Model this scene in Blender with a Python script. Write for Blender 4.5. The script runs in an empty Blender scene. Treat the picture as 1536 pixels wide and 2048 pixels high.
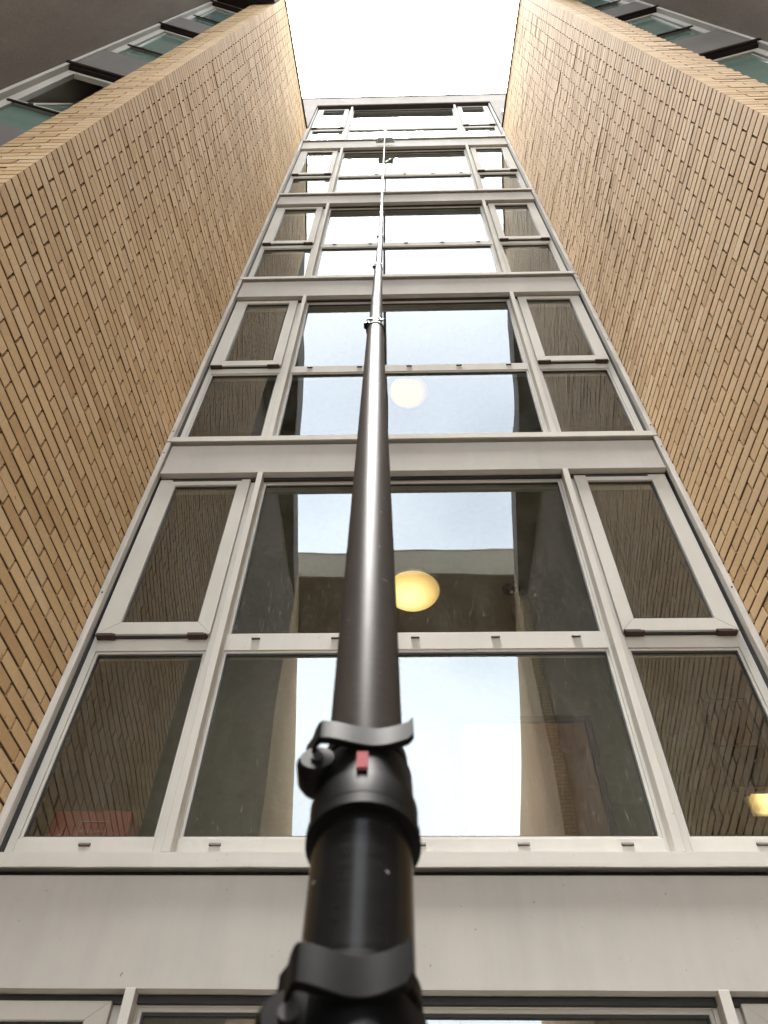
import bpy, bmesh, math, random
from mathutils import Vector, Matrix
random.seed(7)
R = math.radians
S = bpy.context.scene
COL = S.collection
D = 2.75          # metres from the lens to the glazed front
CZ = 1.40         # lens height over the paving

# ------------------------------------------------------------------ camera
F_PX = 1644.15
cam_d = bpy.data.cameras.new('camera'); cam = bpy.data.objects.new('camera', cam_d); COL.objects.link(cam); S.camera = cam
cam_d.sensor_fit = 'HORIZONTAL'; cam_d.sensor_width = 36.0
cam_d.lens = F_PX / 1536 * 36.0
cam_d.clip_start = 0.02; cam_d.clip_end = 4000
pit, yaw, rol = R(54.3206), R(-2.5489), R(1.4417)
fw = Vector((math.sin(yaw)*math.cos(pit), math.cos(yaw)*math.cos(pit), math.sin(pit)))
rt = Vector((math.cos(yaw), -math.sin(yaw), 0)); up = rt.cross(fw)
rt2 = math.cos(rol)*rt + math.sin(rol)*up; up2 = -math.sin(rol)*rt + math.cos(rol)*up
M = Matrix((rt2, up2, -fw)).transposed().to_4x4(); M.translation = Vector((0, 0, CZ)); cam.matrix_world = M
cam_d.dof.use_dof = True; cam_d.dof.focus_distance = 6.0; cam_d.dof.aperture_fstop = 20.0

def px(p):         # world point -> photo pixel (only used to choose which bricks become parts)
    q = Vector(p) - Vector((0, 0, CZ)); d = q.dot(fw)
    if d < 0.05: return None
    return 768 + F_PX*q.dot(rt2)/d, 1024 - F_PX*q.dot(up2)/d

# ------------------------------------------------------------------ world, sun, exposure
W = bpy.data.worlds.new('World'); S.world = W; W.use_nodes = True
n = W.node_tree.nodes; l = W.node_tree.links; n.clear()
out = n.new('ShaderNodeOutputWorld'); bg = n.new('ShaderNodeBackground'); bg.inputs[1].default_value = 0.15; S.cycles.diffuse_bounces = 8; S.cycles.max_bounces = 14; S.cycles.transparent_max_bounces = 16
sky = n.new('ShaderNodeTexSky'); sky.sky_type = 'NISHITA'; sky.sun_disc = False
sky.sun_elevation = R(82); sky.sun_rotation = R(205); sky.air_density = 1.2; sky.dust_density = 3.0
tc = n.new('ShaderNodeTexCoord'); mp = n.new('ShaderNodeMapping'); mp.inputs['Scale'].default_value = (1, 1, 1.6)
nz = n.new('ShaderNodeTexNoise'); nz.inputs['Scale'].default_value = 1.7; nz.inputs['Detail'].default_value = 4
cr = n.new('ShaderNodeValToRGB'); cr.color_ramp.elements[0].position = 0.36; cr.color_ramp.elements[1].position = 0.60
cr.color_ramp.elements[0].color = (0.45, 0.45, 0.45, 1); cr.color_ramp.elements[1].color = (0.94, 0.94, 0.94, 1)
mx = n.new('ShaderNodeMix'); mx.data_type = 'RGBA'
l.new(tc.outputs['Generated'], mp.inputs['Vector']); l.new(mp.outputs[0], nz.inputs['Vector'])
l.new(nz.outputs['Fac'], cr.inputs[0]); l.new(cr.outputs[0], mx.inputs['Factor'])
l.new(sky.outputs[0], mx.inputs['A']); mx.inputs['B'].default_value = (17.0, 17.0, 16.8, 1)
# overcast sky: bright cap overhead, far dimmer below, shaped to balance walls against reflections
sx = n.new('ShaderNodeSeparateXYZ'); l.new(tc.outputs['Generated'], sx.inputs[0])
gr = n.new('ShaderNodeValToRGB'); l.new(sx.outputs['Z'], gr.inputs[0]); el = gr.color_ramp.elements
for q in range(4): el.new(.5)
for q, (p_, c_) in enumerate(((0, (.105, .108, .108)), (.60, (.098, .104, .109)), (.86, (.072, .078, .085)), (.972, (.070, .075, .079)), (.992, (.85, .85, .85)), (1, (1.6, 1.6, 1.6)))):
    el[q].position = p_; el[q].color = c_ + (1,)
ml = n.new('ShaderNodeMix'); ml.data_type = 'RGBA'; ml.blend_type = 'MULTIPLY'; ml.inputs['Factor'].default_value = 1
l.new(mx.outputs['Result'], ml.inputs['A']); l.new(gr.outputs[0], ml.inputs['B'])
l.new(ml.outputs['Result'], bg.inputs[0]); l.new(bg.outputs[0], out.inputs[0])
sd = bpy.data.lights.new('sun', 'SUN'); sd.energy = 0.5; sd.angle = R(12); sd.color = (1.0, 0.97, 0.92)
so = bpy.data.objects.new('sun', sd); COL.objects.link(so)
a, e = R(205), R(82)
so.rotation_euler = Vector((math.sin(a)*math.cos(e), math.cos(a)*math.cos(e), math.sin(e))).to_track_quat('Z', 'Y').to_euler()
S.view_settings.view_transform = 'Standard'; S.view_settings.look = 'None'
S.view_settings.gamma = 1.0; S.view_settings.use_curve_mapping = False
S.view_settings.exposure = 4.55

# ------------------------------------------------------------------ materials
def mat(name): 
    m = bpy.data.materials.new(name); m.use_nodes = True
    return m, m.node_tree.nodes, m.node_tree.links, m.node_tree.nodes['Principled BSDF']
def N(nd, t, **k):
    o = nd.new(t)
    for a_, v_ in k.items(): setattr(o, a_, v_)
    return o
def coords(nd, lk, scale, gen='Object'):
    c = nd.new('ShaderNodeTexCoord'); m = nd.new('ShaderNodeMapping'); m.inputs['Scale'].default_value = scale
    lk.new(c.outputs[gen], m.inputs['Vector']); return m.outputs[0]
def noise(nd, lk, vec, sc, det=3, rough=.6):
    o = nd.new('ShaderNodeTexNoise'); o.inputs['Scale'].default_value = sc; o.inputs['Detail'].default_value = det
    o.inputs['Roughness'].default_value = rough; lk.new(vec, o.inputs['Vector']); return o.outputs['Fac']
def ramp(nd, lk, fac, *st):
    o = nd.new('ShaderNodeValToRGB'); el = o.color_ramp.elements
    while len(el) < len(st): el.new(0.5)
    for i, (p, c) in enumerate(st):
        el[i].position = p; el[i].color = (c if isinstance(c, tuple) else (c, c, c)) + (1,)
    lk.new(fac, o.inputs[0]); return o.outputs[0]
def mixc(nd, lk, fac, A, B, mode='MIX'):
    o = nd.new('ShaderNodeMix'); o.data_type = 'RGBA'; o.blend_type = mode
    for s, v in (('Factor', fac), ('A', A), ('B', B)):
        if hasattr(v, 'is_linked'): lk.new(v, o.inputs[s])
        else: o.inputs[s].default_value = v if not isinstance(v, tuple) else v + (1,)
    return o.outputs['Result']
def mth(nd, lk, op, A, B=None, clamp=False):
    o = nd.new('ShaderNodeMath'); o.operation = op; o.use_clamp = clamp
    for i, v in enumerate((A, B)):
        if v is None: continue
        if hasattr(v, 'is_linked'): lk.new(v, o.inputs[i])
        else: o.inputs[i].default_value = v
    return o.outputs[0]
def bump(nd, lk, h, strength, dist, bs):
    b = nd.new('ShaderNodeBump'); b.inputs['Strength'].default_value = strength; b.inputs['Distance'].default_value = dist
    lk.new(h, b.inputs['Height']); lk.new(b.outputs[0], bs.inputs['Normal'])

# buff brick: every brick its own tone, from its random value
m_brick, nd, lk, bs = mat('buff_brick')
att = N(nd, 'ShaderNodeAttribute', attribute_name='tone'); oi = nd.new('ShaderNodeObjectInfo')
v = mth(nd, lk, 'FRACT', mth(nd, lk, 'ADD', att.outputs['Fac'], oi.outputs['Random']))
tone = ramp(nd, lk, v, (0, (.48, .315, .165)), (.22, (.555, .385, .212)), (.5, (.595, .422, .238)), (.78, (.63, .458, .268)), (.94, (.565, .41, .255)), (1, (.67, .51, .32)))
geo = nd.new('ShaderNodeNewGeometry')
mpw = nd.new('ShaderNodeMapping'); lk.new(geo.outputs['Position'], mpw.inputs[0])
wp = mpw.outputs[0]
big = ramp(nd, lk, noise(nd, lk, wp, .7, 4), (.35, (.92, .90, .84)), (.65, (1.05, 1.03, 1.0)))
fine = ramp(nd, lk, noise(nd, lk, wp, 90, 5, .7), (.3, .86), (.7, 1.08))
c = mixc(nd, lk, 1.0, tone, big, 'MULTIPLY'); c = mixc(nd, lk, 1.0, c, fine, 'MULTIPLY')
sp = ramp(nd, lk, noise(nd, lk, wp, 38, 2), (.70, 0.0), (.76, .75))
c = mixc(nd, lk, sp, c, (.17, .10, .055))
eff = ramp(nd, lk, noise(nd, lk, wp, 2.6, 6, .75), (.66, 0.0), (.80, .55))
c = mixc(nd, lk, eff, c, (.62, .55, .44))
lk.new(c, bs.inputs['Base Color']); bs.inputs['Roughness'].default_value = .82; bs.inputs['Specular IOR Level'].default_value = .35
bump(nd, lk, noise(nd, lk, wp, 160, 4, .7), .5, .0015, bs)

m_joint, nd, lk, bs = mat('raked_mortar_joint_shade')
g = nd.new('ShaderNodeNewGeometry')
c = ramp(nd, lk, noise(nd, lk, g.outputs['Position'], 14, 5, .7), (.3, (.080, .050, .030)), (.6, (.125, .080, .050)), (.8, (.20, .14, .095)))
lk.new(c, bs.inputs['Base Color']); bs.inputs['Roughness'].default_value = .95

def paint(name, base, rough=.38, dirt=.25, spec=0.0, streak=True, metallic=0.0):
    m, nd, lk, bs = mat(name)
    g = nd.new('ShaderNodeNewGeometry')
    mp_ = nd.new('ShaderNodeMapping'); mp_.inputs['Scale'].default_value = (14, 14, 1.4); lk.new(g.outputs['Position'], mp_.inputs[0])
    s1 = ramp(nd, lk, noise(nd, lk, mp_.outputs[0], 1.0, 6, .7), (.30, 1 - dirt*.5), (.60, 1.0))
    s2 = ramp(nd, lk, noise(nd, lk, g.outputs['Position'], 1.3, 5), (.3, .90), (.7, 1.06))
    s3 = ramp(nd, lk, noise(nd, lk, g.outputs['Position'], 55, 2), (.735, 0.0), (.78, .7))
    c = mixc(nd, lk, 1.0, base, s1, 'MULTIPLY'); c = mixc(nd, lk, 1.0, c, s2, 'MULTIPLY')
    c = mixc(nd, lk, s3, c, tuple(x*.25 for x in base))
    lk.new(c, bs.inputs['Base Color']); bs.inputs['Metallic'].default_value = metallic
    lk.new(ramp(nd, lk, noise(nd, lk, mp_.outputs[0], 1.7, 4), (.3, max(rough-.03, .05)), (.7, rough+.06)), bs.inputs['Roughness'])
    bs.inputs['Specular IOR Level'].default_value = spec
    bump(nd, lk, noise(nd, lk, g.outputs['Position'], 3.0, 2), .25, .004, bs)
    return m
m_frame = paint('stone_grey_frame_paint', (.515, .50, .468), .45, .10)
m_panel = paint('grey_coated_sheet', (.43, .415, .392), .5, .12)
m_panel2 = paint('grey_bay_sheet', (.20, .19, .184), .38, .15)
m_flash = paint('weathered_flashing', (.55, .53, .50), .5, .8)
m_fascia = paint('mauve_grey_fascia', (.27, .25, .235), .5, .2)
m_dark = paint('dark_brown_sheet', (.035, .028, .026), .5, .2)

def plain(name, colr, rough=.5, metallic=0.0, spec=.5, coat=0):
    m, nd, lk, bs = mat(name); g = nd.new('ShaderNodeNewGeometry')
    c = mixc(nd, lk, 1.0, colr, ramp(nd, lk, noise(nd, lk, g.outputs['Position'], 22, 4), (.3, .86), (.7, 1.1)), 'MULTIPLY')
    lk.new(c, bs.inputs['Base Color']); bs.inputs['Roughness'].default_value = rough; bs.inputs['Metallic'].default_value = metallic
    bs.inputs['Specular IOR Level'].default_value = spec; bs.inputs['Coat Weight'].default_value = coat
    return m
m_gasket = plain('black_rubber', (.012, .012, .013), .55)
m_hinge = plain('rusty_brown_metal', (.06, .04, .034), .7, 0, .1)
m_slot = plain('brown_grey_plastic', (.07, .06, .056), .6, 0, .05)
m_wallin = plain('olive_beige_plaster', (.20, .18, .125), .9)
m_ceil = plain('ceiling_plaster', (.20, .18, .145), .9)
m_floor = plain('concrete', (.25, .24, .22), .9)
m_red = plain('red_enamel', (.19, .018, .015), .35)
m_redtab = plain('bright_red_plastic', (.50, .02, .02), .4)
m_white = plain('white_plastic', (.72, .71, .68), .4)
m_blue = plain('pale_blue_plate', (.35, .52, .62), .5)
m_green = plain('dark_green_felt', (.05, .06, .05), .8)
m_block = plain('grey_green_brush_plastic', (.30, .34, .30), .5)
m_rubber = plain('black_moulded_plastic', (.003, .003, .0031), .48, 0, .05)
m_pinkgrey = plain('faded_sign_print', (.26, .17, .14), .6)
m_pin = plain('worn_black_plastic', (.025, .023, .023), .6, 0, .1)
m_pink = plain('pink_plastic', (.20, .055, .06), .8, 0, .05)
m_steel = plain('bright_steel', (.25, .25, .25), .4, .6)
m_bristle = plain('dark_bristle', (.25, .28, .25), .7)

m_door, nd, lk, bs = mat('brown_wood_door')
vv = coords(nd, lk, (26, 26, 1.6)); c = ramp(nd, lk, noise(nd, lk, vv, 1.5, 6, .7), (.3, (.22, .10, .035)), (.7, (.36, .18, .07)))
lk.new(c, bs.inputs['Base Color']); bs.inputs['Roughness'].default_value = .4

m_stucco, nd, lk, bs = mat('dark_brown_render')
g = nd.new('ShaderNodeNewGeometry')
mp_ = nd.new('ShaderNodeMapping'); mp_.inputs['Scale'].default_value = (3, 3, .5); lk.new(g.outputs['Position'], mp_.inputs[0])
c = mixc(nd, lk, 1.0, (.145, .115, .086), ramp(nd, lk, noise(nd, lk, g.outputs['Position'], 55, 6, .8), (.3, .72), (.7, 1.25)), 'MULTIPLY')
c = mixc(nd, lk, 1.0, c, ramp(nd, lk, noise(nd, lk, mp_.outputs[0], 1.2, 5, .65), (.3, .78), (.7, 1.18)), 'MULTIPLY')
lk.new(c, bs.inputs['Base Color']); bs.inputs['Roughness'].default_value = .95
bump(nd, lk, noise(nd, lk, g.outputs['Position'], 120, 6, .8), .8, .006, bs)

def glass(name, tint, refl_pow=4.0, flecks=.5, wave=.5):
    """Sealed double-glazed pane: several surfaces reflect, the rest passes with a slight tint; rain flecks and runs on it."""
    m, nd, lk, bs = mat(name); nd.remove(bs); outn = [x for x in nd if x.type == 'OUTPUT_MATERIAL'][0]
    g = nd.new('ShaderNodeNewGeometry')
    mw = nd.new('ShaderNodeMapping'); mw.inputs['Scale'].default_value = (1.0, 1.0, .35); lk.new(g.outputs['Position'], mw.inputs[0])
    b = nd.new('ShaderNodeBump'); b.inputs['Strength'].default_value = wave; b.inputs['Distance'].default_value = .012
    lk.new(noise(nd, lk, mw.outputs[0], 1.9, 1, .3), b.inputs['Height'])
    fr = nd.new('ShaderNodeFresnel'); fr.inputs['IOR'].default_value = 1.52; lk.new(b.outputs[0], fr.inputs['Normal'])
    # coated sealed unit: a fair reflection head-on that climbs with the angle; counted on the outer face only
    tot = mth(nd, lk, 'ADD', mth(nd, lk, 'MULTIPLY', fr.outputs[0], refl_pow), .15, True)
    refl = mth(nd, lk, 'MULTIPLY', tot, mth(nd, lk, 'SUBTRACT', 1.0, g.outputs['Backfacing']))
    tr = nd.new('ShaderNodeBsdfTransparent'); tr.inputs[0].default_value = tint + (1,)
    gl = nd.new('ShaderNodeBsdfGlossy'); gl.inputs['Roughness'].default_value = 0.004; gl.inputs[0].default_value = (.90, .95, .97, 1)
    lk.new(b.outputs[0], gl.inputs['Normal'])
    ms = nd.new('ShaderNodeMixShader'); lk.new(refl, ms.inputs[0]); lk.new(tr.outputs[0], ms.inputs[1]); lk.new(gl.outputs[0], ms.inputs[2])
    mf = nd.new('ShaderNodeMapping'); mf.inputs['Scale'].default_value = (220, 220, 17); mf.inputs['Rotation'].default_value = (0, R(3), 0)
    lk.new(g.outputs['Position'], mf.inputs[0])
    f1 = ramp(nd, lk, noise(nd, lk, mf.outputs[0], 1.0, 2, .5), (.665, 0.0), (.72, flecks))
    gate = ramp(nd, lk, noise(nd, lk, g.outputs['Position'], 2.3, 2), (.30, .45), (.7, .9))
    film = ramp(nd, lk, noise(nd, lk, mw.outputs[0], 5, 5, .7), (.35, 0.0), (.8, .03))
    fk = mth(nd, lk, 'ADD', mth(nd, lk, 'MULTIPLY', f1, gate), film, True)
    df = nd.new('ShaderNodeBsdfDiffuse'); df.inputs[0].default_value = (.62, .62, .58, 1)
    m2 = nd.new('ShaderNodeMixShader'); lk.new(fk, m2.inputs[0]); lk.new(ms.outputs[0], m2.inputs[1]); lk.new(df.outputs[0], m2.inputs[2])
    lk.new(m2.outputs[0], outn.inputs[0]); return m
m_glass = glass('double_glazing', (.88, .89, .84), .85, .32, .35)
m_bayglass, nd, lk, bs = mat('teal_reflection_glazing')
g = nd.new('ShaderNodeNewGeometry')
lk.new(ramp(nd, lk, noise(nd, lk, g.outputs['Position'], 2.2, 4), (.3, (.12, .19, .165)), (.7, (.17, .255, .22))), bs.inputs['Base Color'])  # teal reflection painted as base colour on opaque panes
bs.inputs['Roughness'].default_value = .12; bs.inputs['Specular IOR Level'].default_value = .35
bump(nd, lk, noise(nd, lk, g.outputs['Position'], 2.5, 1), .3, .01, bs)

# carbon pole: dark, glossy, worn; wet sky sheen painted as paler grey further up
def pole_mat(name, base, rough):
    m, nd, lk, bs = mat(name)
    vv = coords(nd, lk, (1, 1, 1))
    mr = nd.new('ShaderNodeMapping'); mr.inputs['Scale'].default_value = (30, 30, 260); lk.new(vv, mr.inputs[0])
    ring = noise(nd, lk, mr.outputs[0], 1.0, 3, .7)
    c = mixc(nd, lk, 1.0, base, ramp(nd, lk, ring, (.3, .85), (.7, 1.15)), 'MULTIPLY')
    dr = ramp(nd, lk, noise(nd, lk, vv, 130, 2), (.72, 0.0), (.76, .5))
    c = mixc(nd, lk, dr, c, (.55, .55, .52))
    lk.new(c, bs.inputs['Base Color'])
    lk.new(ramp(nd, lk, ring, (.3, max(rough-.02, .05)), (.7, rough+.05)), bs.inputs['Roughness'])
    bs.inputs['Specular IOR Level'].default_value = (.14 if base[0] < .01 else .010) if base[0] < .1 else 0.0
    bump(nd, lk, ring, .04, .0004, bs)
    return m
m_pole = [pole_mat('black_carbon_tube', (.006, .006, .006), .22), pole_mat('dark_carbon_tube', (.026, .022, .020), .40), pole_mat('sky_sheen_grey_tube', (.040, .036, .033), .5)]

def emis(name, stops, rad):
    """lit opal shade, or a painted reflection: glow falls off outwards (radius in object space)"""
    m, nd, lk, bs = mat(name); nd.remove(bs); o = [x for x in nd if x.type == 'OUTPUT_MATERIAL'][0]
    em = nd.new('ShaderNodeEmission'); em.inputs[1].default_value = 1.0
    tcn = nd.new('ShaderNodeTexCoord'); le = nd.new('ShaderNodeVectorMath'); le.operation = 'LENGTH'
    off = nd.new('ShaderNodeVectorMath'); off.operation = 'ADD'; off.inputs[1].default_value = (.02, 0.0, 0)
    lk.new(tcn.outputs['Object'], off.inputs[0]); lk.new(off.outputs[0], le.inputs[0])
    q = mth(nd, lk, 'DIVIDE', le.outputs['Value'], rad, True)
    lk.new(ramp(nd, lk, q, *stops), em.inputs[0]); lk.new(em.outputs[0], o.inputs[0]); return m
m_lampA = emis('warm_opal_glass_lit', ((0, (.140, .112, .056)), (.45, (.118, .090, .040)), (.8, (.072, .048, .016)), (1, (.034, .022, .008))), .20)
m_lampB = emis('warm_opal_glass_bright', ((0, (.30, .27, .10)), (.28, (.24, .17, .0)), (.50, (.12, .060, .0)), (.76, (.030, .012, 0)), (1, (.006, .003, .001))), .20)
m_reflglow = emis('painted_reflection_glow', ((0, (.17, .13, .06)), (.5, (.12, .085, .032)), (.8, (.03, .02, .008)), (1, (.012, .008, .004))), .17)  # painted glow of a mirrored lamp, no fitting of its own

m_ground, nd, lk, bs = mat('concrete_paving')
g = nd.new('ShaderNodeNewGeometry'); bt = nd.new('ShaderNodeTexBrick'); lk.new(g.outputs['Position'], bt.inputs['Vector'])
bt.inputs['Scale'].default_value = 1.0; bt.inputs['Brick Width'].default_value = .6; bt.inputs['Row Height'].default_value = .6; bt.inputs['Mortar Size'].default_value = .006
bt.inputs['Color1'].default_value = (.22, .21, .19, 1); bt.inputs['Color2'].default_value = (.27, .255, .23, 1); bt.inputs['Mortar'].default_value = (.08, .075, .07, 1)
lk.new(mixc(nd, lk, 1.0, bt.outputs[0], ramp(nd, lk, noise(nd, lk, g.outputs['Position'], 3, 6), (.3, .7), (.7, 1.15)), 'MULTIPLY'), bs.inputs['Base Color'])
bs.inputs['Roughness'].default_value = .85
m_farbrick, nd, lk, bs = mat('distant_buff_brickwork')
vv = coords(nd, lk, (1, 1, 1), 'UV'); bt = nd.new('ShaderNodeTexBrick'); lk.new(vv, bt.inputs['Vector'])
bt.inputs['Scale'].default_value = 1.0; bt.inputs['Brick Width'].default_value = .225; bt.inputs['Row Height'].default_value = .075; bt.inputs['Mortar Size'].default_value = .006
bt.inputs['Color1'].default_value = (.52, .37, .21, 1); bt.inputs['Color2'].default_value = (.60, .45, .27, 1); bt.inputs['Mortar'].default_value = (.12, .075, .045, 1)
lk.new(bt.outputs[0], bs.inputs['Base Color']); bs.inputs['Roughness'].default_value = .9
bump(nd, lk, bt.outputs['Fac'], -.5, .008, bs)

# ------------------------------------------------------------------ mesh helpers
def P(x, y, z): return Vector((x*D, y*D, CZ + z*D))      # scene units are multiples of D, seen from the lens
class MB:
    def __init__(s): s.v = []; s.f = []; s.t = []
    def add(s, vs, fs, tone=0.0):
        b = len(s.v); s.v += [tuple(q) for q in vs]; s.f += [tuple(b+i for i in q) for q in fs]; s.t += [tone]*len(fs)
    def prism(s, foot, z0, z1, tone=0.0):                 # foot: world xy polygon (ccw), z in metres
        k = len(foot)
        vs = [(p[0], p[1], z0) for p in foot] + [(p[0], p[1], z1) for p in foot]
        fs = [tuple(range(k))[::-1], tuple(range(k, 2*k))] + [(i, (i+1) % k, k+(i+1) % k, k+i) for i in range(k)]
        s.add(vs, fs, tone)
    def box(s, x0, x1, y0, y1, z0, z1):                   # D units
        a_, b_ = P(x0, y0, z0), P(x1, y1, z1)
        s.prism([(a_.x, a_.y), (b_.x, a_.y), (b_.x, b_.y), (a_.x, b_.y)], a_.z, b_.z)
    def mbox(s, c, sx, sy, sz, ax=None):                  # metre box about c, axes ax
        ax = ax or (Vector((1, 0, 0)), Vector((0, 1, 0)), Vector((0, 0, 1))); c = Vector(c); vs = []
        for k in (-1, 1):
            for (i, j) in ((-1, -1), (1, -1), (1, 1), (-1, 1)): vs.append(c + ax[0]*i*sx/2 + ax[1]*j*sy/2 + ax[2]*k*sz/2)
        s.add(vs, [(3, 2, 1, 0), (4, 5, 6, 7), (0, 1, 5, 4), (1, 2, 6, 5), (2, 3, 7, 6), (3, 0, 4, 7)])
    def xprofile(s, prof, x0, x1, seg=1, jit=0.0):        # profile (y,z) in D extruded along x
        k = len(prof); vs = []; fs = []
        for i in range(seg+1):
            x = x0 + (x1-x0)*i/seg; dz = random.uniform(-jit, jit)
            vs += [P(x, y, z+dz) for y, z in prof]
        for i in range(seg):
            for j in range(k):
                a_ = i*k+j; b_ = i*k+(j+1) % k; fs.append((a_, a_+k, b_+k, b_))
        fs += [tuple(range(k)), tuple(range(seg*k, seg*k+k))[::-1]]
        s.add(vs, fs)
    def tube(s, pts, rads, seg=24, cap=True):
        pts = [Vector(p) for p in pts]; vs = []; fs = []; nn = len(pts); ref = Vector((1, 0, 0))
        for i, p in enumerate(pts):
            t = (pts[min(i+1, nn-1)] - pts[max(i-1, 0)]).normalized()
            u = (ref - t*ref.dot(t)).normalized(); w = t.cross(u)
            r_ = rads[i] if hasattr(rads, '__len__') else rads
            vs += [p + (u*math.cos(2*math.pi*j/seg) + w*math.sin(2*math.pi*j/seg))*r_ for j in range(seg)]
        for i in range(nn-1):
            for j in range(seg):
                a_ = i*seg+j; b_ = i*seg+(j+1) % seg; fs.append((a_, b_, b_+seg, a_+seg))
        if cap: fs += [tuple(range(seg))[::-1], tuple(range((nn-1)*seg, nn*seg))]
        s.add(vs, fs)
    def mesh(s, name, m, smooth=False, tone=False):
        me = bpy.data.meshes.new(name); me.from_pydata(s.v, [], s.f); me.materials.append(m)
        if tone:
            a_ = me.attributes.new('tone', 'FLOAT', 'FACE'); a_.data.foreach_set('value', s.t)
        if smooth: me.shade_smooth() if hasattr(me, 'shade_smooth') else None
        me.update(); return me
    def build(s, name, m, parent=None, bevel=0, smooth=False, tone=False):
        me = s.mesh(name, m, smooth, tone); bm = bmesh.new()
        bm.from_mesh(me); bmesh.ops.recalc_face_normals(bm, faces=bm.faces); bm.to_mesh(me); bm.free()
        if smooth:
            for p in me.polygons: p.use_smooth = len(p.vertices) == 4
            me.set_sharp_from_angle(angle=R(38))
        o = bpy.data.objects.new(name, me); COL.objects.link(o)
        if parent:
            o.parent = parent; o.matrix_parent_inverse = parent.matrix_world.inverted()
        if bevel:
            b = o.modifiers.new('bevel', 'BEVEL'); b.width = bevel; b.segments = 1; b.limit_method = 'ANGLE'
        return o
def tag(o, label=None, cat=None, group=None, kind=None):
    for k, v_ in (('label', label), ('category', cat), ('group', group), ('kind', kind)):
        if v_: o[k] = v_
    return o
def thing(name, loc, label, cat, group=None):
    o = bpy.data.objects.new(name, None); COL.objects.link(o); o.location = loc; o.empty_display_size = .2
    bpy.context.view_layer.update(); return tag(o, label, cat, group)
def one(name, meshbuild, m, label, cat=None, group=None, kind=None, **k):
    return tag(meshbuild.build(name, m, None, **k), label, cat, group, kind)

# ------------------------------------------------------------------ ground
b = MB(); b.add([(-1500, -1500, 0), (1500, -1500, 0), (1500, 1500, 0), (-1500, 1500, 0)], [(0, 1, 2, 3)])
tag(b.build('ground', m_ground), 'grey concrete paving at the foot of the building', kind='structure')

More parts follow.
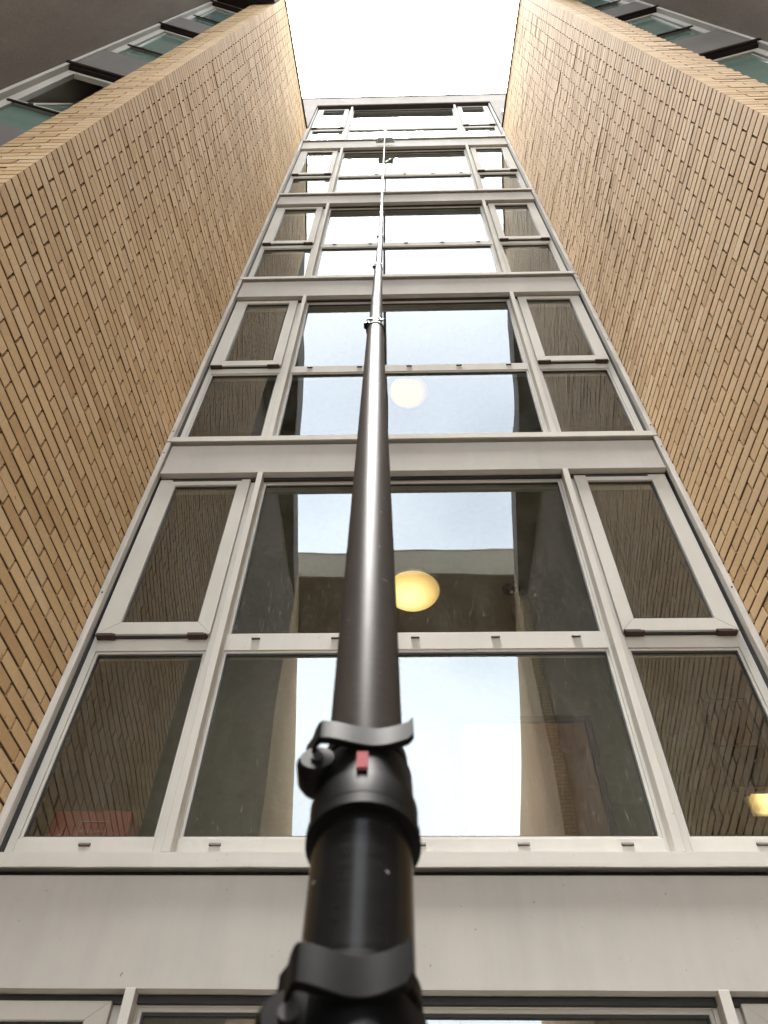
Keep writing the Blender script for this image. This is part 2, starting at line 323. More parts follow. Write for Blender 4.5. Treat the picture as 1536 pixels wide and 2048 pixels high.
# ------------------------------------------------------------------ the two splayed brick walls beside the glazing
WALL = {  # side: wall foot at the glazing, free corner, splay angle, top
    -1: dict(J=(-.568, 1.0), C=(-.6376, .3253), top=5.335, bays=(-.7540, .3253), label='buff brick wall left of the glazed stair, running up to the sky'),
    1: dict(J=(.596, 1.0), C=(.6603, .3016), top=5.245, bays=(.7850, .3016), label='buff brick wall right of the glazed stair, running up to the sky')}
CO = .075; JT = .0118
def brick_wall(side):
    w = WALL[side]; J = Vector((w['J'][0]*D, w['J'][1]*D)); C_ = Vector((w['C'][0]*D, w['C'][1]*D)); E_ = Vector((w['bays'][0]*D, w['bays'][1]*D))
    top = CZ + w['top']*D
    t = thing('brick_wall', (C_.x, C_.y, 0), w['label'], 'wall', 'brick side walls')
    ds = (J-C_).normalized(); L = (J-C_).length + .03       # side face: from the free corner to the glazing
    de = (E_-C_).normalized(); Le = (E_-C_).length          # end face: from the free corner outwards
    ns = Vector((de.x, de.y)); ne = Vector((ds.x, ds.y))    # inward directions
    nc = int(round(top/CO)); bricks = []
    def quad(o, u, l0, l1, inn, d0, d1):
        q = [o+u*l0+inn*d0, o+u*l1+inn*d0, o+u*l1+inn*d1, o+u*l0+inn*d1]
        if side > 0: q = q[::-1]
        return q
    rnd = random.Random(3+side)
    for k in range(nc):
        z0 = k*CO + JT/2; z1 = z0 + CO - JT
        drift = rnd.gauss(0, .0013); z0 += drift; z1 += rnd.gauss(0, .0010)
        ev = k % 2 == 0
        c_s, c_e = (.215, .1025) if ev else (.1025, .215)    # the corner brick shows its long or its short side
        bricks.append((k, 'corner', [C_, C_+ds*c_s, C_+ds*c_s+ns*c_e, C_+ns*c_e], z0, z1))
        x = c_s + .010
        while x < L-.02:
            x1 = min(x+.215+rnd.uniform(-.003, .003), L)
            if x1-x > .03:
                pr = rnd.gauss(0, .0014)
                bricks.append((k, 'side', quad(C_, ds, x+rnd.uniform(0, .002), x1, ns, pr, .10), z0+rnd.gauss(0, .0007), z1+rnd.gauss(0, .0007)))
            x = x1 + .010
        x = c_e + .010
        while x < Le-.02:
            x1 = min(x+.215, Le)
            if x1-x > .03:
                pr = rnd.gauss(0, .0012)
                bricks.append((k, 'end', quad(C_, de, x, x1, ne, pr, .10), z0, z1))
            x = x1 + .010
    def ang_area(foot, z0, z1, kind):
        a_, b_ = (foot[0], foot[1]) if side < 0 or kind == 'corner' else (foot[3], foot[2])
        pp = [px((q.x, q.y, z)) for q, z in ((a_, z0), (b_, z0), (b_, z1), (a_, z1))]
        if any(p is None for p in pp): return 0
        cx = sum(p[0] for p in pp)/4; cy = sum(p[1] for p in pp)/4
        if not (-10 < cx < 1546 and -10 < cy < 2058): return 0
        return abs(sum(pp[i][0]*pp[(i+1) % 4][1]-pp[(i+1) % 4][0]*pp[i][1] for i in range(4)))/2
    sc = sorted(range(len(bricks)), key=lambda i: -ang_area(bricks[i][2], bricks[i][3], bricks[i][4], bricks[i][1]))
    near = set(sc[:300])
    def shape(mb, foot, z0, z1, tone, org=None):
        """A brick: arrises slightly rounded off, joint faces rough."""
        o = org or Vector((0, 0, 0)); cx = sum(p.x for p in foot)/4; cy = sum(p.y for p in foot)/4; ch = .0022
        ins = [(p.x + (cx-p.x)/max(abs(cx-p.x), 1e-6)*ch, p.y + (cy-p.y)/max(abs(cy-p.y), 1e-6)*ch) for p in foot]
        ful = [(p.x, p.y) for p in foot]; vs = []
        for ring, z in ((ins, z0), (ful, z0+ch), (ful, z1-ch), (ins, z1)): vs += [(a_-o.x, b_-o.y, z-o.z) for a_, b_ in ring]
        fs = [(3, 2, 1, 0), (12, 13, 14, 15)]
        for r_ in range(3):
            for i in range(4): j = (i+1) % 4; fs.append((r_*4+i, r_*4+j, r_*4+4+j, r_*4+4+i))
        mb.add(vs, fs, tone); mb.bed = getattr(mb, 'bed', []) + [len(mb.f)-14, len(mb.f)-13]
    mass = MB(); cache = {}
    for i, (k, kind, foot, z0, z1) in enumerate(bricks):
        foot = [Vector(p) for p in foot]
        if i in near:
            o0 = Vector((sum(p.x for p in foot)/4, sum(p.y for p in foot)/4, (z0+z1)/2))
            key = (kind, round((foot[1]-foot[0]).length, 2), round((foot[3]-foot[0]).length, 2), rnd.randint(0, 1)) if kind == 'side' else (kind, k % 2)
            if key not in cache:
                mb = MB(); shape(mb, foot, (z0+z1)/2-(CO-JT)/2, (z0+z1)/2+(CO-JT)/2, 0.0, o0)
                me = mb.mesh('brick', m_brick); me.materials.append(m_joint)
                for q in mb.bed: me.polygons[q].material_index = 1  # darkened bed faces stand in for shade inside the joints
                bm = bmesh.new(); bm.from_mesh(me); bmesh.ops.recalc_face_normals(bm, faces=bm.faces); bm.to_mesh(me); bm.free()
                cache[key] = me
            o = bpy.data.objects.new('brick', cache[key]); COL.objects.link(o); o.parent = t
            o.location = o0 - t.location
        else: shape(mass, foot, z0, z1, rnd.random())
    o = mass.build('brickwork', m_brick, t, tone=True); tag(o, kind='stuff'); o.data.materials.append(m_joint)
    for q in mass.bed: o.data.polygons[q].material_index = 1      # bed faces in dark mortar colour: joint shade painted in
    # mortar core set back behind the brick faces: raked joints
    core = MB(); r_ = .015
    q = [C_+ds*r_+ns*r_, J+ds*.03+ns*r_, J+ds*.03+ns*.2, E_+ds*.2, E_+ds*r_]
    core.prism(q if side < 0 else q[::-1], 0, top-.004); core.build('mortar', m_joint, t)
    cap = MB(); o_ = -.022
    q = [C_+ds*o_*0+ns*o_, J+ns*o_, J+ns*.33, C_+ns*.36]
    cap.prism(q, top+.002, top+.03); cap.build('coping', m_dark, t, bevel=.003)
    return t
brick_wall(-1); brick_wall(1)

# ------------------------------------------------------------------ glazed stair front
b_lv = [.4496, 1.5513, 2.6268, 3.7286, 4.8233, 6.062]
t_lv = [.5987, 1.6813, 2.775, 3.8618, 4.9912]
YF, YS, YG, YC = 1.020, 1.0110, 1.0285, 1.0190
tower = thing('stair_tower', P(0, 1.02, -CZ/D), 'tall glazed stair front with grey frames and grey panels between storeys', 'building')
XL, XR = -.566, .594
def ring(mb, x0, x1, z0, z1, wl, wr, wb, wt, y0, y1):
    """four mitred bars"""
    o = [(x0, z0), (x1, z0), (x1, z1), (x0, z1)]; i = [(x0+wl, z0+wb), (x1-wr, z0+wb), (x1-wr, z1-wt), (x0+wl, z1-wt)]
    for k in range(4):
        j = (k+1) % 4; q = [o[k], o[j], i[j], i[k]]
        vs = [P(x, y0, z) for x, z in q] + [P(x, y1, z) for x, z in q]
        mb.add(vs, [(0, 1, 2, 3), (7, 6, 5, 4), (0, 4, 5, 1), (1, 5, 6, 2), (2, 6, 7, 3), (3, 7, 4, 0)])
def storey(k, t, bn, ground=False):
    lo0, lo1 = t+.056, t+.417
    tc_, ts_ = t+.456, t+.450
    ct = bn-.011
    fr = MB(); Y1 = 1.045
    # outer frame, posts, rails (faces in one plane, butted)
    fr.box(XL, -.542, YF, Y1, t+.020, bn+.012); fr.box(.568, XR, YF, Y1, t+.020, bn+.012)
    fr.box(-.349, -.3175, YF, Y1, t+.020, bn+.012); fr.box(.3455, .379, YF, Y1, t+.020, bn+.012)
    for x0, x1, tt, top_ in ((-.542, -.349, ts_, bn-.020), (-.3175, .3455, tc_, ct), (.379, .568, ts_, bn-.020)):
        fr.box(x0, x1, YF, Y1, t+.020, lo0); fr.box(x0, x1, YF, Y1, lo1, tt); fr.box(x0, x1, YF, Y1, top_, bn+.012)
    win = fr.build('window', m_frame, tower, bevel=.0015)
    # glazing beads
    bd = MB()
    op = [(-.542, -.349, lo0, lo1), (-.3175, .3455, lo0, lo1), (.379, .568, lo0, lo1), (-.3175, .3455, tc_, ct)]
    for x0, x1, z0, z1 in op: ring(bd, x0, x1, z0, z1, .0045, .0045, .0045, .0045, YF+.0030, YG-.0006)
    bd.build('glazing_bead', m_frame, win, bevel=.001)
    gk = MB()
    for x0, x1, z0, z1 in op: ring(gk, x0+.0046, x1-.0046, z0+.0046, z1-.0046, .0022, .0022, .0022, .0038, YF+.0050, YG-.0004)
    cg = [(-.513, -.374, t+.480, bn-.030), (.402, .544, t+.480, bn-.030)]
    for x0, x1, z0, z1 in cg: ring(gk, x0, x1, z0, z1, .0026, .0026, .0026, .004, YS+.005, YC-.0003)
    gk.build('gasket', m_gasket, win)
    for x0, x1, z0, z1 in op + cg:
        yg = YC if (x0, x1, z0, z1) in cg else YG
        pb = MB(); pb.box(x0+.001, x1-.001, yg, yg+.0020, z0+.001, z1-.001); pb.build('pane', m_glass, win)
    for sgn, (sx0, sx1), (gx0, gx1, gz0, gz1) in ((-1, (-.551, -.347), cg[0]), (1, (.376, .577), cg[1])):
        sb = MB(); ring(sb, sx0, sx1, ts_-.001, bn-.009, gx0-sx0, sx1-gx1, gz0-ts_+.001, bn-.009-gz1, YS, YF-.0005)
        ring(sb, gx0-.006, gx1+.006, gz0-.006, gz1+.006, .0059, .0059, .0059, .0059, YC+.0021, YG-.0008)
        s = sb.build('casement', m_frame, win, bevel=.002)
        for hx in (sx0+.020, sx1-.022):
            hb = MB(); hb.box(hx-.0165, hx+.0165, YS-.004, YF-.0006, ts_-.0078, ts_-.0028); hb.box(hx-.018, hx+.011, YS-.0015, YF-.001, ts_-.0021, ts_+.0012)
            hb.build('hinge', m_hinge, win, bevel=.001)
        gb = MB(); gb.box(sx0+.004, sx1-.004, YS+.004, YF-.0008, ts_-.0048, ts_-.0012); gb.build('rubber_seal', m_gasket, win)
    # pressure caps on the two posts
    for x0, x1 in ((-.3305, -.3185), (.3500, .3625)):
        cb = MB(); cb.box(x0, x1, .9970, YF-.0006, t+.0215, bn-.0006); cb.build('mullion', m_frame, win, bevel=.0015)
        eb = MB(); eb.box(x0, x1, .9972, YF-.001, t+.0196, t+.0214); eb.build('end_cap', m_gasket, win)
    for hx in [-.4452, -.2653, -.125, .015, .1552, .295, .4751]:
        db = MB(); db.xprofile([(YF-.0050, t+.0435), (YF-.0006, t+.0435), (YF-.0006, t+.0478), (YF-.0022, t+.0478)], hx-.008, hx+.008)
        db.build('drain_cap', m_slot, win)
        if -.3 < hx < .3:
            db = MB(); db.xprofile([(YF-.0050, t+.4415), (YF-.0006, t+.4415), (YF-.0006, t+.4458), (YF-.0022, t+.4458)], hx-.0075, hx+.0075)
            db.build('drain_cap', m_slot, win)
    # folded sill with a drip lip, a little out of true
    sb = MB(); sb.xprofile([(YF-.0006, t+.0198), (.9902, t+.0172), (.9900, t+.0012), (.9900, t-.0035), (.9930, t-.0035), (.9950, t+.006), (YF-.0006, t+.006)], XL+.0105, XR-.0105, 26, .00045)
    sb.build('sill', m_frame, tower)
    # blind post behind: inner ledge
    ib = MB(); ib.box(XL, XR, 1.046, 1.10, t+.0, t+.030); ib.build('window_board', m_wallin, tower)
    return win
b_prev = -.50
wins = []
wins.append(storey(0, -.505, b_lv[0]))
for k in range(5): wins.append(storey(k+1, t_lv[k], b_lv[k+1]))
for x0, x1 in ((-.516*1.02, -.3556*1.02), (.3898*1.02, .5318*1.02)):        # trickle vents over the first casements
    vb = MB(); vb.box(x0, x1, YF-.007, YF-.0006, 1.5335, 1.5435)
    vb.box(x0+.004, x1-.004, YF-.010, YF-.0071, 1.5355, 1.5415); vb.build('trickle_vent', m_gasket, wins[1], bevel=.001)
for k in range(5):
    b0, t0 = b_lv[k], t_lv[k]
    sp_ = MB(); sp_.box(-.5525, .5805, 1.0, 1.034, b0, t0-.0095); g2 = MB(); g2.box(-.5525, .5805, 1.010, 1.034, t0-.0094, t0+.0005); g2.build('painted_sill_shadow', m_gasket, tower); o = sp_.build('spandrel_panel', m_panel, tower, bevel=.002)  # black strip under the sill paints its shadow line
    lp = MB(); lp.xprofile([(.9978, b0-.0016), (1.012, b0-.0016), (1.012, b0-.0002), (.9996, b0-.0002), (.9996, b0+.0060), (.9978, b0+.0052)], -.5525, .5805, 18, .0003)
    lp.build('drip_edge', m_panel, o)
    sh = MB(); sh.box(-.5528, .5808, 1.0135, YF-.0008, b0-.0105, b0-.0020); sh.build('painted_head_shade', m_gasket, o)  # black strip paints the shade in the recess below the panel
# flashing at both sides, one length per storey
zs = [-.505] + t_lv + [6.06]
for i in range(6):
    for x0, x1, g0, g1 in ((-.5675, -.5555, -.5553, -.5537), (.5835, .5955, .5817, .5833)):
        fb = MB(); fb.box(x0, x1, .9935, 1.03, zs[i]+.003, zs[i+1]-.002); fb.build('flashing', m_flash, tower, bevel=.002)
        fb = MB(); fb.box(g0, g1, 1.008, 1.03, zs[i]+.003, zs[i+1]-.002); fb.build('sealant_joint', m_gasket, tower)
for i in range(6):
    for xx in (-.5618, .5898):
        for zz in (zs[i]+.05, (zs[i]+zs[i+1])/2, zs[i+1]-.05):
            rv = MB(); c = P(xx, .9935, zz); rv.tube([c, c+Vector((0, -.003, 0))], .005, 8); rv.build('rivet', m_slot, tower)
# top surround, roof edge
for q in ((-.98, -.5595, 5.352), (.5935, 1.0, 5.262)):
    sb = MB(); sb.box(q[0], q[1], .985, 1.05, q[2], 6.055); sb.build('surround', m_fascia, tower, bevel=.003)
sb = MB(); sb.box(-.98, 1.0, .985, 1.60, 6.0555, 6.305); sb.build('roof_fascia', m_fascia, tower, bevel=.004)
sb = MB(); sb.box(-.985, 1.005, .979, 1.60, 6.3055, 6.315); sb.build('roof_trim', m_dark, tower)
sb = MB(); sb.box(-.5594, .5934, .9905, 1.0195, 6.044, 6.0553); sb.build('head_soffit', m_dark, tower)
for x0, x1 in ((-.5594, -.5570), (.5910, .5934)):
    sb = MB(); sb.box(x0, x1, .989, 1.0195, 5.36, 6.0438); sb.build('reveal', m_dark, tower)
# building behind the glass: slabs, ceilings, walls
for k in range(6):
    z0 = b_lv[k]+.012
    sb = MB(); sb.box(-.93, .93, 1.0505, 1.52, z0, (t_lv[k]-.02) if k < 5 else 6.054); sb.build('floor_slab', m_ceil, tower)
sb = MB(); sb.box(-1.0, 1.0, 1.53, 1.60, -.509, 6.05); sb.build('back_wall', m_wallin, tower)
for s in (-1, 1):
    sb = MB(); sb.box(*sorted((s*.935, s*1.0)), 1.0505, 1.529, -.509, 6.05); sb.build('side_wall', m_wallin, tower)
    sb = MB(); sb.box(*sorted((s*.60, s*1.0)), 1.0205, 1.05, -.509, 5.24); sb.build('jamb_wall', m_wallin, tower)

# things seen through the glass
def lamp(z, m, label, r_=.182):
    c = P(.017, 1.362, z); t = thing('ceiling_lamp', c, label, 'ceiling lamp', 'lit dome lamps behind the stair glazing')
    pts = []; rad = []
    for i in range(8):
        a_ = i/7*math.pi/2; pts.append((c.x, c.y, c.z-.016-.062*math.sin(a_))); rad.append(max(r_*math.cos(a_), .002))
    d_ = MB(); d_.tube([(p[0]-c.x, p[1]-c.y, p[2]-c.z) for p in pts], rad, 40); o = d_.build('glowing_shell', m, None, smooth=True)
    o.parent = t
    d_ = MB(); d_.tube([(0, 0, -.0005), (0, 0, -.015)], r_*1.03, 40); o = d_.build('base_ring', m_white, None, smooth=True); o.parent = t
lamp(b_lv[1]+.012, m_lampA, 'round warm ceiling lamp glowing evenly behind the lower window, right of the pole')
lamp(b_lv[2]+.012, m_lampB, 'round ceiling lamp with a small bright yellow core, one storey above the other')
t = thing('smoke_detector', P(.262, 1.36, b_lv[1]+.012), 'small round smoke detector on the dark ceiling right of the lower lamp', 'smoke detector')
d_ = MB(); d_.tube([(0, 0, -.0005), (0, 0, -.012), (0, 0, -.03), (0, 0, -.036)], [.062, .062, .045, .03], 28); o = d_.build('body', m_pin, None, smooth=True); o.parent = t
d_ = MB(); d_.tube([(0, 0, -.0365), (0, 0, -.042)], .012, 12); o = d_.build('sensor', m_white, None, smooth=True); o.parent = t
t = thing('wooden_door', P(.266, 1.525, .58), 'brown wooden door seen through the big lower window', 'door')
d_ = MB(); d_.box(.118, .408, 1.515, 1.5245, .585, 1.266); d_.build('door_leaf', m_door, t, bevel=.003)
d_ = MB(); d_.box(.100, .117, 1.509, 1.5288, .585, 1.284); d_.box(.409, .424, 1.509, 1.5288, .585, 1.284); d_.box(.1172, .4088, 1.509, 1.5288, 1.267, 1.284)
d_.build('door_frame', plain('dark_wood_frame', (.07, .03, .012), .5), t, bevel=.003)
d_ = MB(); d_.box(.135, .175, 1.511, 1.5148, .94, 1.02); d_.build('door_sign', m_blue, t)
d_ = MB(); d_.box(.385, .392, 1.500, 1.5148, .90, .96); d_.build('door_handle', m_steel, t)
t = thing('red_cabinet', P(-.484, 1.14, t_lv[0]+.03), 'dark red cabinet with a white outlined sign, low in the bottom left window', 'cabinet')
d_ = MB(); d_.box(-.5435, -.4230, 1.10, 1.16, t_lv[0]+.0302, .7530); d_.build('case', m_red, t, bevel=.004)
d_ = MB(); d_.box(-.505, -.440, 1.0985, 1.0998, t_lv[0]+.035, .706); d_.build('dark_front', m_green, t)
d_ = MB(); ring(d_, -.4975, -.4560, .7075, .7335, .0010, .0010, .0016, .0016, 1.0975, 1.0998); d_.build('sign_border', m_pinkgrey, t)
tx = bpy.data.curves.new('sign_text', 'FONT'); tx.body = '\u25C4 8 Doorway'; tx.size = .040; tx.extrude = .0008
to = bpy.data.objects.new('sign_text', tx); COL.objects.link(to); tx.materials.append(m_pinkgrey)
bpy.context.view_layer.update()
me = bpy.data.meshes.new_from_object(to.evaluated_get(bpy.context.evaluated_depsgraph_get())); bpy.data.objects.remove(to)
to = bpy.data.objects.new('sign_text', me); COL.objects.link(to); to.parent = t; w_ = max(v.co.x for v in me.vertices)
sc_ = (.0375*D)/w_; to.scale = (sc_, sc_*1.3, 1); to.rotation_euler = (R(90), 0, 0); to.location = P(-.4955, 1.0973, .7135) - t.location
t = thing('notice_board', P(.745, 1.525, 1.0), 'dark framed notice board seen through the bottom right window', 'notice board')
d_ = MB(); ring(d_, .690, .800, 1.09, 1.335, .006, .006, .006, .006, 1.512, 1.5288); d_.build('frame', m_hinge, t)
d_ = MB(); d_.box(.6962, .7938, 1.518, 1.5286, 1.0962, 1.200); d_.build('lower_sheet', m_green, t)
d_ = MB(); d_.box(.6962, .7938, 1.518, 1.5286, 1.2035, 1.3288); d_.build('upper_sheet', plain('maroon_felt', (.10, .04, .035), .6), t)
t = thing('reflection_glow', P(.76, 1.52, 1.05), 'warm glowing box standing in for a lamp reflection at the right edge behind the bottom right window', 'painted reflection')
o0 = P(.768, 1.505, 1.045)  # glowing box added where only a lamp's reflection belongs
d_ = MB(); d_.mbox((0, 0, 0), .30, .05, .11); o = d_.build('glowing_shell', m_reflglow, None, bevel=.012); o.parent = t; o.location = o0 - t.location
d_ = MB(); d_.mbox((0, 0, 0), .32, .02, .13); o = d_.build('reflection_glow_backing', m_white, None); o.parent = t; o.location = o0 + Vector((0, .036, 0)) - t.location
for i, (x, zz, lab) in enumerate(((-.5225, 1.6920+.006, 'small red clip at the left end of the second sill'), (.0530, 1.6965+.004, 'small red clip on the second sill just right of the pole'), (.5480, 1.6950+.006, 'small red clip at the right end of the second sill'))):
    d_ = MB(); d_.box(x-.0035, x+.0035, .9945, 1.0002, zz-.0035, zz+.0045); d_.box(x-.002, x+.002, 1.0003, YF-.0008, zz-.001, zz+.002)
    one('sill_clip', d_, m_redtab, lab, 'clip', 'red clips on the sill', bevel=.001)
for s, x, zz, yy in ((-1, -.602, 5.62, .967), (1, .627, 5.60, .967)):
    d_ = MB(); c = P(x, yy, zz); d_.tube([c+Vector((0, .045, .02)), c+Vector((0, 0, .02)), c+Vector((0, -.02, 0)), c+Vector((0, -.02, -.20))], .017, 16)
    d_.tube([c+Vector((0, -.02, -.205)), c+Vector((0, -.02, -.26))], .024, 16)
    one('overflow_pipe', d_, m_white, 'short white overflow pipe beside the %s edge of the top window' % ('left' if s < 0 else 'right'), 'pipe', 'white overflow pipes', smooth=True)

# ------------------------------------------------------------------ bays beyond the walls, render walls, eaves
BAY = {-1: ((-.7540, .3555), (-.938, .302), b_lv[1:5]), 1: ((.7850, .3370), (.988, .291), b_lv[1:5])}
def bay(side):
    (ax, ay), (bx, by), lv = BAY[side]
    A = Vector((bx, by)); u = Vector((ax-bx, ay-by)).normalized(); Lb = (Vector((ax, ay))-A).length; inn = Vector((-u.y, u.x))
    if inn.y < 0: inn = -inn
    A = A*D; Lb *= D
    t = thing('window_bay', (A.x, A.y, 0), 'angled strip of green reflecting windows and grey panels beyond the %s brick wall' % ('left' if side < 0 else 'right'), 'window bay', 'angled window bays')
    def pb(mb, s0, s1, d0, d1, z0, z1):
        q = [A+u*s0+inn*d0, A+u*s1+inn*d0, A+u*s1+inn*d1, A+u*s0+inn*d1]
        if u.cross(inn) < 0: q = q[::-1]
        mb.prism([(p.x, p.y) for p in q], CZ+z0*D, CZ+z1*D)
    Z = [-.509, .4496, 1.5513, 2.607, 3.70, 4.79]
    jm = MB(); pb(jm, -.004, .026, -.012, .10, -.509, 4.90); jm.build('edge_trim', m_frame, t, bevel=.002)
    for k in range(5):
        b0 = Z[k+1]; s0 = b0+.335 if k < 4 else 4.90
        pn = MB(); pb(pn, .0262, Lb, 0, .06, b0, min(s0, 4.895)); o = pn.build('spandrel_panel', m_panel2, t, bevel=.002)
        dr = MB(); pb(dr, -.006, Lb, -.022, -.0004, b0-.010, b0+.010); pb(dr, .0, Lb, .0005, .05, b0-.020, b0-.0005); dr.build('drip_strip', m_dark, o)
        w0 = (Z[k]+.335 if k > 0 else -.45); w1 = b0-.021
        fr = MB(); zt = w0+.235
        pb(fr, .0265, .085, .030, .07, w0, w1)
        pb(fr, .0852, Lb, .030, .07, w0, w0+.022); pb(fr, .0852, Lb, .030, .07, zt, zt+.024); pb(fr, .0852, Lb, .030, .07, w1-.02, w1)
        f = fr.build('window', m_panel2 if False else m_frame, t, bevel=.002)
        sl = MB(); pb(sl, .0, Lb, .006, .0298, w0-.010, w0+.004); pb(sl, .05, Lb, .020, .0298, zt-.008, zt+.003); sl.build('sill_strip', m_dark, f)
        g_ = MB(); pb(g_, .0853, Lb, .052, .058, w0+.0222, zt-.0002); g_.build('pane', m_bayglass, f)
        openk = side < 0 and k == 2
        if not openk:
            g_ = MB(); pb(g_, .0853, Lb, .052, .058, zt+.0242, w1-.0202); g_.build('pane', m_bayglass, f)
            st = MB(); pb(st, .100, .108, .042, .0519, zt+.03, w1-.03); st.build('bead', m_white, f)
        else:                                                   # this light stands open, hinged at the bottom
            zb = CZ+(zt+.026)*D; hgt = (w1-.0202-zt-.026)*D; ti = R(9.5)
            ca = A+inn*.05
            def pt(s_, h_, d_): 
                dd = d_ + math.sin(ti)*h_
                q = ca+u*s_+inn*dd; return (q.x, q.y, zb+math.cos(ti)*h_)
            def slab(mb, s0, s1, h0, h1, d0, d1):
                vs = [pt(s0, h0, d0), pt(s1, h0, d0), pt(s1, h0, d1), pt(s0, h0, d1), pt(s0, h1, d0), pt(s1, h1, d0), pt(s1, h1, d1), pt(s0, h1, d1)]
                mb.add(vs, [(3, 2, 1, 0), (4, 5, 6, 7), (0, 1, 5, 4), (1, 2, 6, 5), (2, 3, 7, 6), (3, 0, 4, 7)])
            sa = MB(); slab(sa, .090, .125, 0, hgt*.97, 0, .03); slab(sa, .1252, Lb-.002, 0, .04, 0, .03); slab(sa, .1252, Lb-.002, hgt*.97-.04, hgt*.97, 0, .03)
            s_ = sa.build('open_sash', m_frame, f, bevel=.002)
            g_ = MB(); slab(g_, .1254, Lb-.002, .0402, hgt*.97-.0402, .012, .018); g_.build('sash_pane', m_bayglass, t)
        hb = MB(); pb(hb, .17, .20, .018, .0296, zt+.008, zt+.014); hb.build('catch', m_gasket, f)
    bk = MB(); pb(bk, 0, Lb+.1, .30, .35, -.509, 4.90); bk.build('inner_wall', m_frame, t)
    bk = MB(); pb(bk, -.30, .0255, .102, .299, -.509, 4.90); bk.build('jamb_wall', m_frame, t)
bay(-1); bay(1)
for side, (x0, y0), (x1, y1) in ((-1, (-.938, .302), (-.905, -2.28)), (1, (.988, .291), (.965, -2.28))):
    q = [P(x0, y0, 0), P(x1, y1, 0), P(x1+side*.35, y1, 0), P(x0+side*.35, y0, 0)]; q = [(p.x, p.y) for p in q]
    if side > 0: q = q[::-1]
    b = MB(); b.prism(q, 0, CZ+4.9*D)
    one('rendered_wall', b, m_stucco, 'dark brown rendered wall at the top %s corner beyond the windows' % ('left' if side < 0 else 'right'), 'wall', 'dark rendered walls')
def splay(side, y):                                            # x of the roof-edge line over depth y
    w = WALL[side]; (jx, jy), (cx, cy) = w['J'], w['C']; return cx + (cx-jx)/(cy-jy)*(y-cy)
for side in (-1, 1):
    topz = WALL[side]['top']; cy = WALL[side]['C'][1]
    ya, yb = cy-.006, -2.28
    q = [P(splay(side, ya), ya, 0), P(splay(side, yb), yb, 0), P(side*1.30, yb, 0), P(side*1.30, ya, 0)]
    q = [(p.x, p.y) for p in q]
    if side > 0: q = q[::-1]
    t = thing('roof_eave', (q[0][0], q[0][1], CZ+4.9*D), 'dark roof edge over the windows beyond the %s brick wall' % ('left' if side < 0 else 'right'), 'roof', 'roof edges of the two wings')
    b = MB(); b.prism(q, CZ+4.902*D, CZ+4.925*D); b.build('soffit', m_dark, t)
    b = MB(); b.prism(q, CZ+4.9255*D, CZ+topz*D); b.build('fascia', m_farbrick if False else m_panel2, t)
    bx0 = abs(BAY[side][0][0])+.004
    b = MB(); b.box(*sorted((side*bx0, side*1.30)), cy-.0055, .75, 4.903, topz-.02); b.build('roof_over_bay', m_dark, t)
    # far wing in the same line
    ya, yb = -2.29, -7.5
    q = [P(splay(side, ya), ya, 0), P(splay(side, yb), yb, 0), P(splay(side, yb)+side*1.2, yb, 0), P(splay(side, ya)+side*.30, ya, 0)]
    q = [(p.x, p.y) for p in q]
    if side > 0: q = q[::-1]
    b = MB(); b.prism(q, 0, CZ+topz*D); o = b.build('brick_wing', m_farbrick)
    uv = o.data.uv_layers.new(name='UVMap')
    for lp in o.data.loops:
        co = o.data.vertices[lp.vertex_index].co; uv.data[lp.index].uv = (math.hypot(co.x-q[0][0], co.y-q[0][1]), co.z)
    tag(o, 'buff brick wing behind the viewer, mirrored in the %s edge of the big panes' % ('left' if side < 0 else 'right'), 'building', 'far brick wings')
t = thing('roof_bridge', P(0, -2.4, 5.3), 'roof bridge mirrored as a tan band with dark underside in the lower window', 'roof')
b = MB(); b.box(-1.15, 1.15, -2.42, -2.402, 5.302, 5.62); b.build('fascia', plain('tan_fascia', (.34, .29, .22), .7), t)
b = MB(); b.box(-1.15, 1.15, -3.15, -2.4205, 5.302, 5.60); b.build('deck', m_stucco, t)
b = MB(); b.box(-1.15, 1.15, -2.425, -2.395, 5.6205, 5.632); b.build('edge_trim', m_white, t)

# ------------------------------------------------------------------ water-fed pole with its clamps and brush
JX = [-.0225, -.071, -.109, -.141, -.171, -.200, -.224, -.236, -.247]
JY = [.362, .844, 1.271, 1.651, 1.977, 2.245, 2.447, 2.553, 2.600]
JZ = [.262] + [.30+1.68*i for i in range(1, 8)] + [13.60]
J = [Vector((x, y, CZ+z)) for x, y, z in zip(JX, JY, JZ)]
d0 = (J[1]-J[0]).normalized()
low = [J[0]-d0*.138 + Vector((-.002, .010, 0)), J[0]-d0*1.10+Vector((.0, .03, 0)), J[0]-d0*1.72+Vector((0, .05, 0))]
KN = [low[2], low[1], low[0]] + J
def cat(i, s):
    p0, p1, p2, p3 = KN[max(i-1, 0)], KN[i], KN[i+1], KN[min(i+2, len(KN)-1)]
    ta = (p2-p0)*(p1-p0).length and (p2-p0)/((p2-p0).length)*(p2-p1).length; tb = (p3-p1)/((p3-p1).length)*(p2-p1).length
    return p1*(2*s**3-3*s**2+1) + ta*(s**3-2*s**2+s) + p2*(-2*s**3+3*s**2) + tb*(s**3-s**2)
pole = thing('telescopic_pole', (KN[0].x, KN[0].y, max(KN[0].z, 0)), 'long black telescopic water-fed cleaning pole rising past every storey', 'cleaning pole')
RADS = [.0285, .0268, .0236, .0206, .0180, .0165, .0150, .0137, .0122, .0110, .0098]
for i in range(len(KN)-1):
    pts = [cat(i, s/10) for s in range(11)]
    tb = MB(); tb.tube(pts, RADS[i], 40 if i < 5 else 20)
    o = tb.build('tube', m_pole[0] if i < 3 else m_pole[1] if i < 4 else m_pole[2], pole, smooth=True)
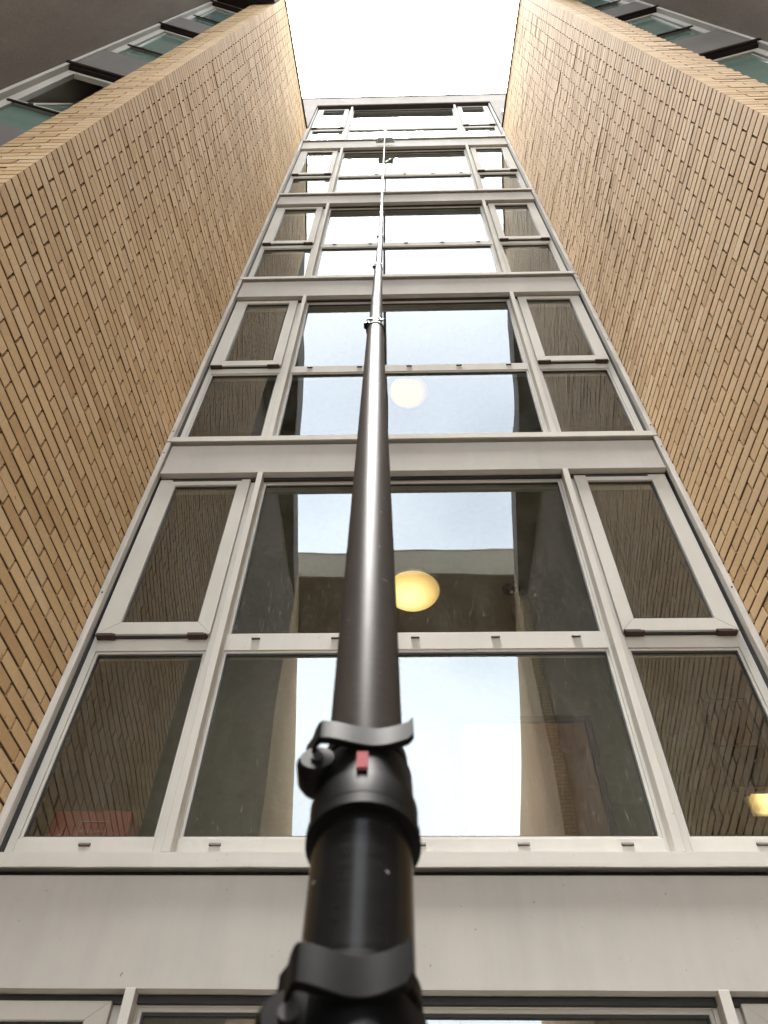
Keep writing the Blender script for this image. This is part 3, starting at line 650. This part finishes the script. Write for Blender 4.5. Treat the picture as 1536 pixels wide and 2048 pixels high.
def clamp(i):
    c = KN[i]; ax = (cat(i, .02)-cat(i-1, .98)).normalized(); rlo, rhi = RADS[i-1], RADS[i]; k = rlo/.022
    fr_ = Vector((0, -1, 0)); fr_ = (fr_-ax*fr_.dot(ax)).normalized(); lf = ax.cross(fr_).normalized()
    if lf.x > 0: lf = -lf
    cl = MB()
    cl.tube([c+ax*s*k for s in (-.035, -.033, -.020, -.016, .004, .006)], [rlo*1.02, rlo*1.10, rlo*1.12, rlo*1.05, rlo*1.04, rhi*1.02], 40)
    body = cl.build('clamp', m_rubber, pole, smooth=True)
    if i < 5: 
        rg = MB(); rg.tube([c-ax*.041*k, c-ax*.035*k], rlo*1.15, 40); rg.build('stop_ring', m_rubber, body, smooth=True)
    # split collar that grips the thinner tube
    co = MB(); co.tube([c+ax*s*k for s in (.0102, .0112, .0175, .0185)], [rhi*1.05, rhi*1.10, rhi*1.10, rhi*1.04], 36)
    co.build('collar', m_rubber, body, smooth=True)
    # wave-shaped lever wrapped round the front, hinged on the left
    e1, e2 = (.0085, .005) if i > 2 else (.003, -.001)
    lv = MB(); vs = []; fs = []; nn = 40; path = []
    for j in range(nn+1):
        u_ = j/nn; x = (rhi + e1*k) - (2*rhi + (e1+e2)*k)*u_
        f_ = rhi*1.16 + .002*k*math.sin(u_*math.pi*2) - (rhi*1.0)*max(0, 1-u_/.16)**2
        h = .006*k + .0022*k*math.cos(u_*math.pi*1.9) + .003*k*max(0, (u_-.95)/.05)
        path.append((x + (.002*k if u_ < .05 else 0), f_, h))
    for (x, f_, h) in path:
        for (q, g_) in ((0, -.0065), (.004, -.0065), (.004, .0075), (0, .0075)): vs.append(c + lf*x + fr_*(f_+q*k) + ax*(h + g_*k))
    for j in range(nn):
        for q in range(4): fs.append((j*4+q, j*4+(q+1) % 4, j*4+4+(q+1) % 4, j*4+4+q))
    fs += [(0, 1, 2, 3), (nn*4+3, nn*4+2, nn*4+1, nn*4)]
    lv.add(vs, fs); lv.build('lever', m_rubber, body, bevel=.0008*k)
    bo = MB(); pc = c + lf*(rhi*1.0+(.0025 if i > 2 else -.001)*k) - ax*.002*k + fr_*(rhi*.35)
    bo.tube([pc-fr_*.006*k, pc-fr_*.002*k, pc+fr_*.009*k, pc+fr_*.012*k], [.0080*k, .0100*k, .0100*k, .0080*k], 28)
    bo.build('lever_boss', m_rubber, body, smooth=True)
    pi_ = MB(); pi_.tube([pc+fr_*.0122*k, pc+fr_*.0132*k], .0030*k, 16); pi_.build('hinge_pin', m_pin, body, smooth=True)
    if i > 2:
        tb = MB(); tb.mbox(c+fr_*(rlo*1.125)-ax*.014*k, .0052*k, .003*k, .011*k, (lf, fr_, ax))
        tb.build('tab', m_pink if i == 3 else m_rubber, body)
    for a2, h in ((.35, .026), (-.35, .026), (.35, .012), (-.4, .012)):
        if i < 4: continue
        dr = lf*math.sin(a2)+fr_*math.cos(a2); rv = MB(); q = c+dr*rhi*1.30+ax*h*k
        rv.tube([q, q+dr*.005*k], .0030*k, 10); rv.build('rivet', m_white, body)
    if i < 4: return
    sc_ = MB(); q = c+fr_*(rhi*1.26)+ax*-.003*k; sc_.mbox(q, .012*k, .003*k, .0022*k, (lf, fr_, ax)); sc_.build('screw_plate', m_steel, body)
for i in range(2, len(KN)-1): clamp(i)
# brush head
tip = KN[-1]; bc = Vector((tip.x+.002, 2.655, CZ+13.40))
bb = MB(); bb.mbox(bc, .245, .040, .040); blk = bb.build('brush_head', m_block, pole, bevel=.006)
bb = MB()
rn = random.Random(5)
for i in range(26):
    for j in range(4):
        q = bc + Vector((-.116+.0093*i, .0205, -.017+.0115*j)); e_ = q + Vector((rn.uniform(-.006, .006)+(.02*(i-12.5)/12.5), .040+rn.uniform(-.004, .004), rn.uniform(-.008, .008)-.004))
        bb.tube([q, e_], [.0042, .0052], 5)
tag(bb.build('bristles', m_bristle, blk), kind='stuff')
bb = MB(); bb.tube([tip-Vector((0, .0, .35)), bc+Vector((0, -.03, -.02))], .009, 12); bb.build('neck', m_pole[2], pole, smooth=True)
for s in (-1, 1):
    pts = [tip + Vector((0, -.014, -.10))]
    for k in range(1, 9):
        a_ = k/8*math.pi*.5; pts.append(tip + Vector((s*.065*math.sin(a_), -.014+.03*k/8, -.10+.045*math.sin(k/8*math.pi*.6))) + Vector((0, 0, -.30*(k/8)**3)))
    bb = MB(); bb.tube(pts, .0030, 8); bb.build('jet_hose', m_block, pole, smooth=True)
bb = MB(); bb.tube([tip, tip+Vector((0, 0, .05)), tip+Vector((.003, 0, .11))], [.012, .010, .006], 12)
bb.tube([tip+Vector((-.028, 0, .075)), tip+Vector((.022, 0, .060))], .007, 8); bb.tube([tip+Vector((.004, 0, .0)), tip+Vector((.034, -.004, .012))], .009, 8)
bb.build('swivel_joint', m_block, pole, smooth=True)
# drips thrown off the brush
bb = MB(); rn = random.Random(11)
for i in range(70):
    c = Vector((bc.x + rn.gauss(-.02, .10), 2.60+rn.uniform(-.10, .07), bc.z - abs(rn.gauss(.15, .35)))); r_ = rn.uniform(.0028, .0075)
    bb.tube([c+Vector((0, 0, r_*1.6)), c+Vector((0, 0, r_*.6)), c-Vector((0, 0, r_*.6)), c-Vector((0, 0, r_))], [r_*.15, r_*.8, r_*.9, r_*.2], 6)
m_water, nd, lk, bs = mat('water_drops'); bs.inputs['Base Color'].default_value = (.85, .88, .9, 1); bs.inputs['Roughness'].default_value = .05
bs.inputs['Transmission Weight'].default_value = .6; bs.inputs['IOR'].default_value = 1.33
tag(bb.build('water_drops', m_water, None, smooth=True), 'water drops falling from the brush at the top of the pole', 'water drops', kind='stuff')
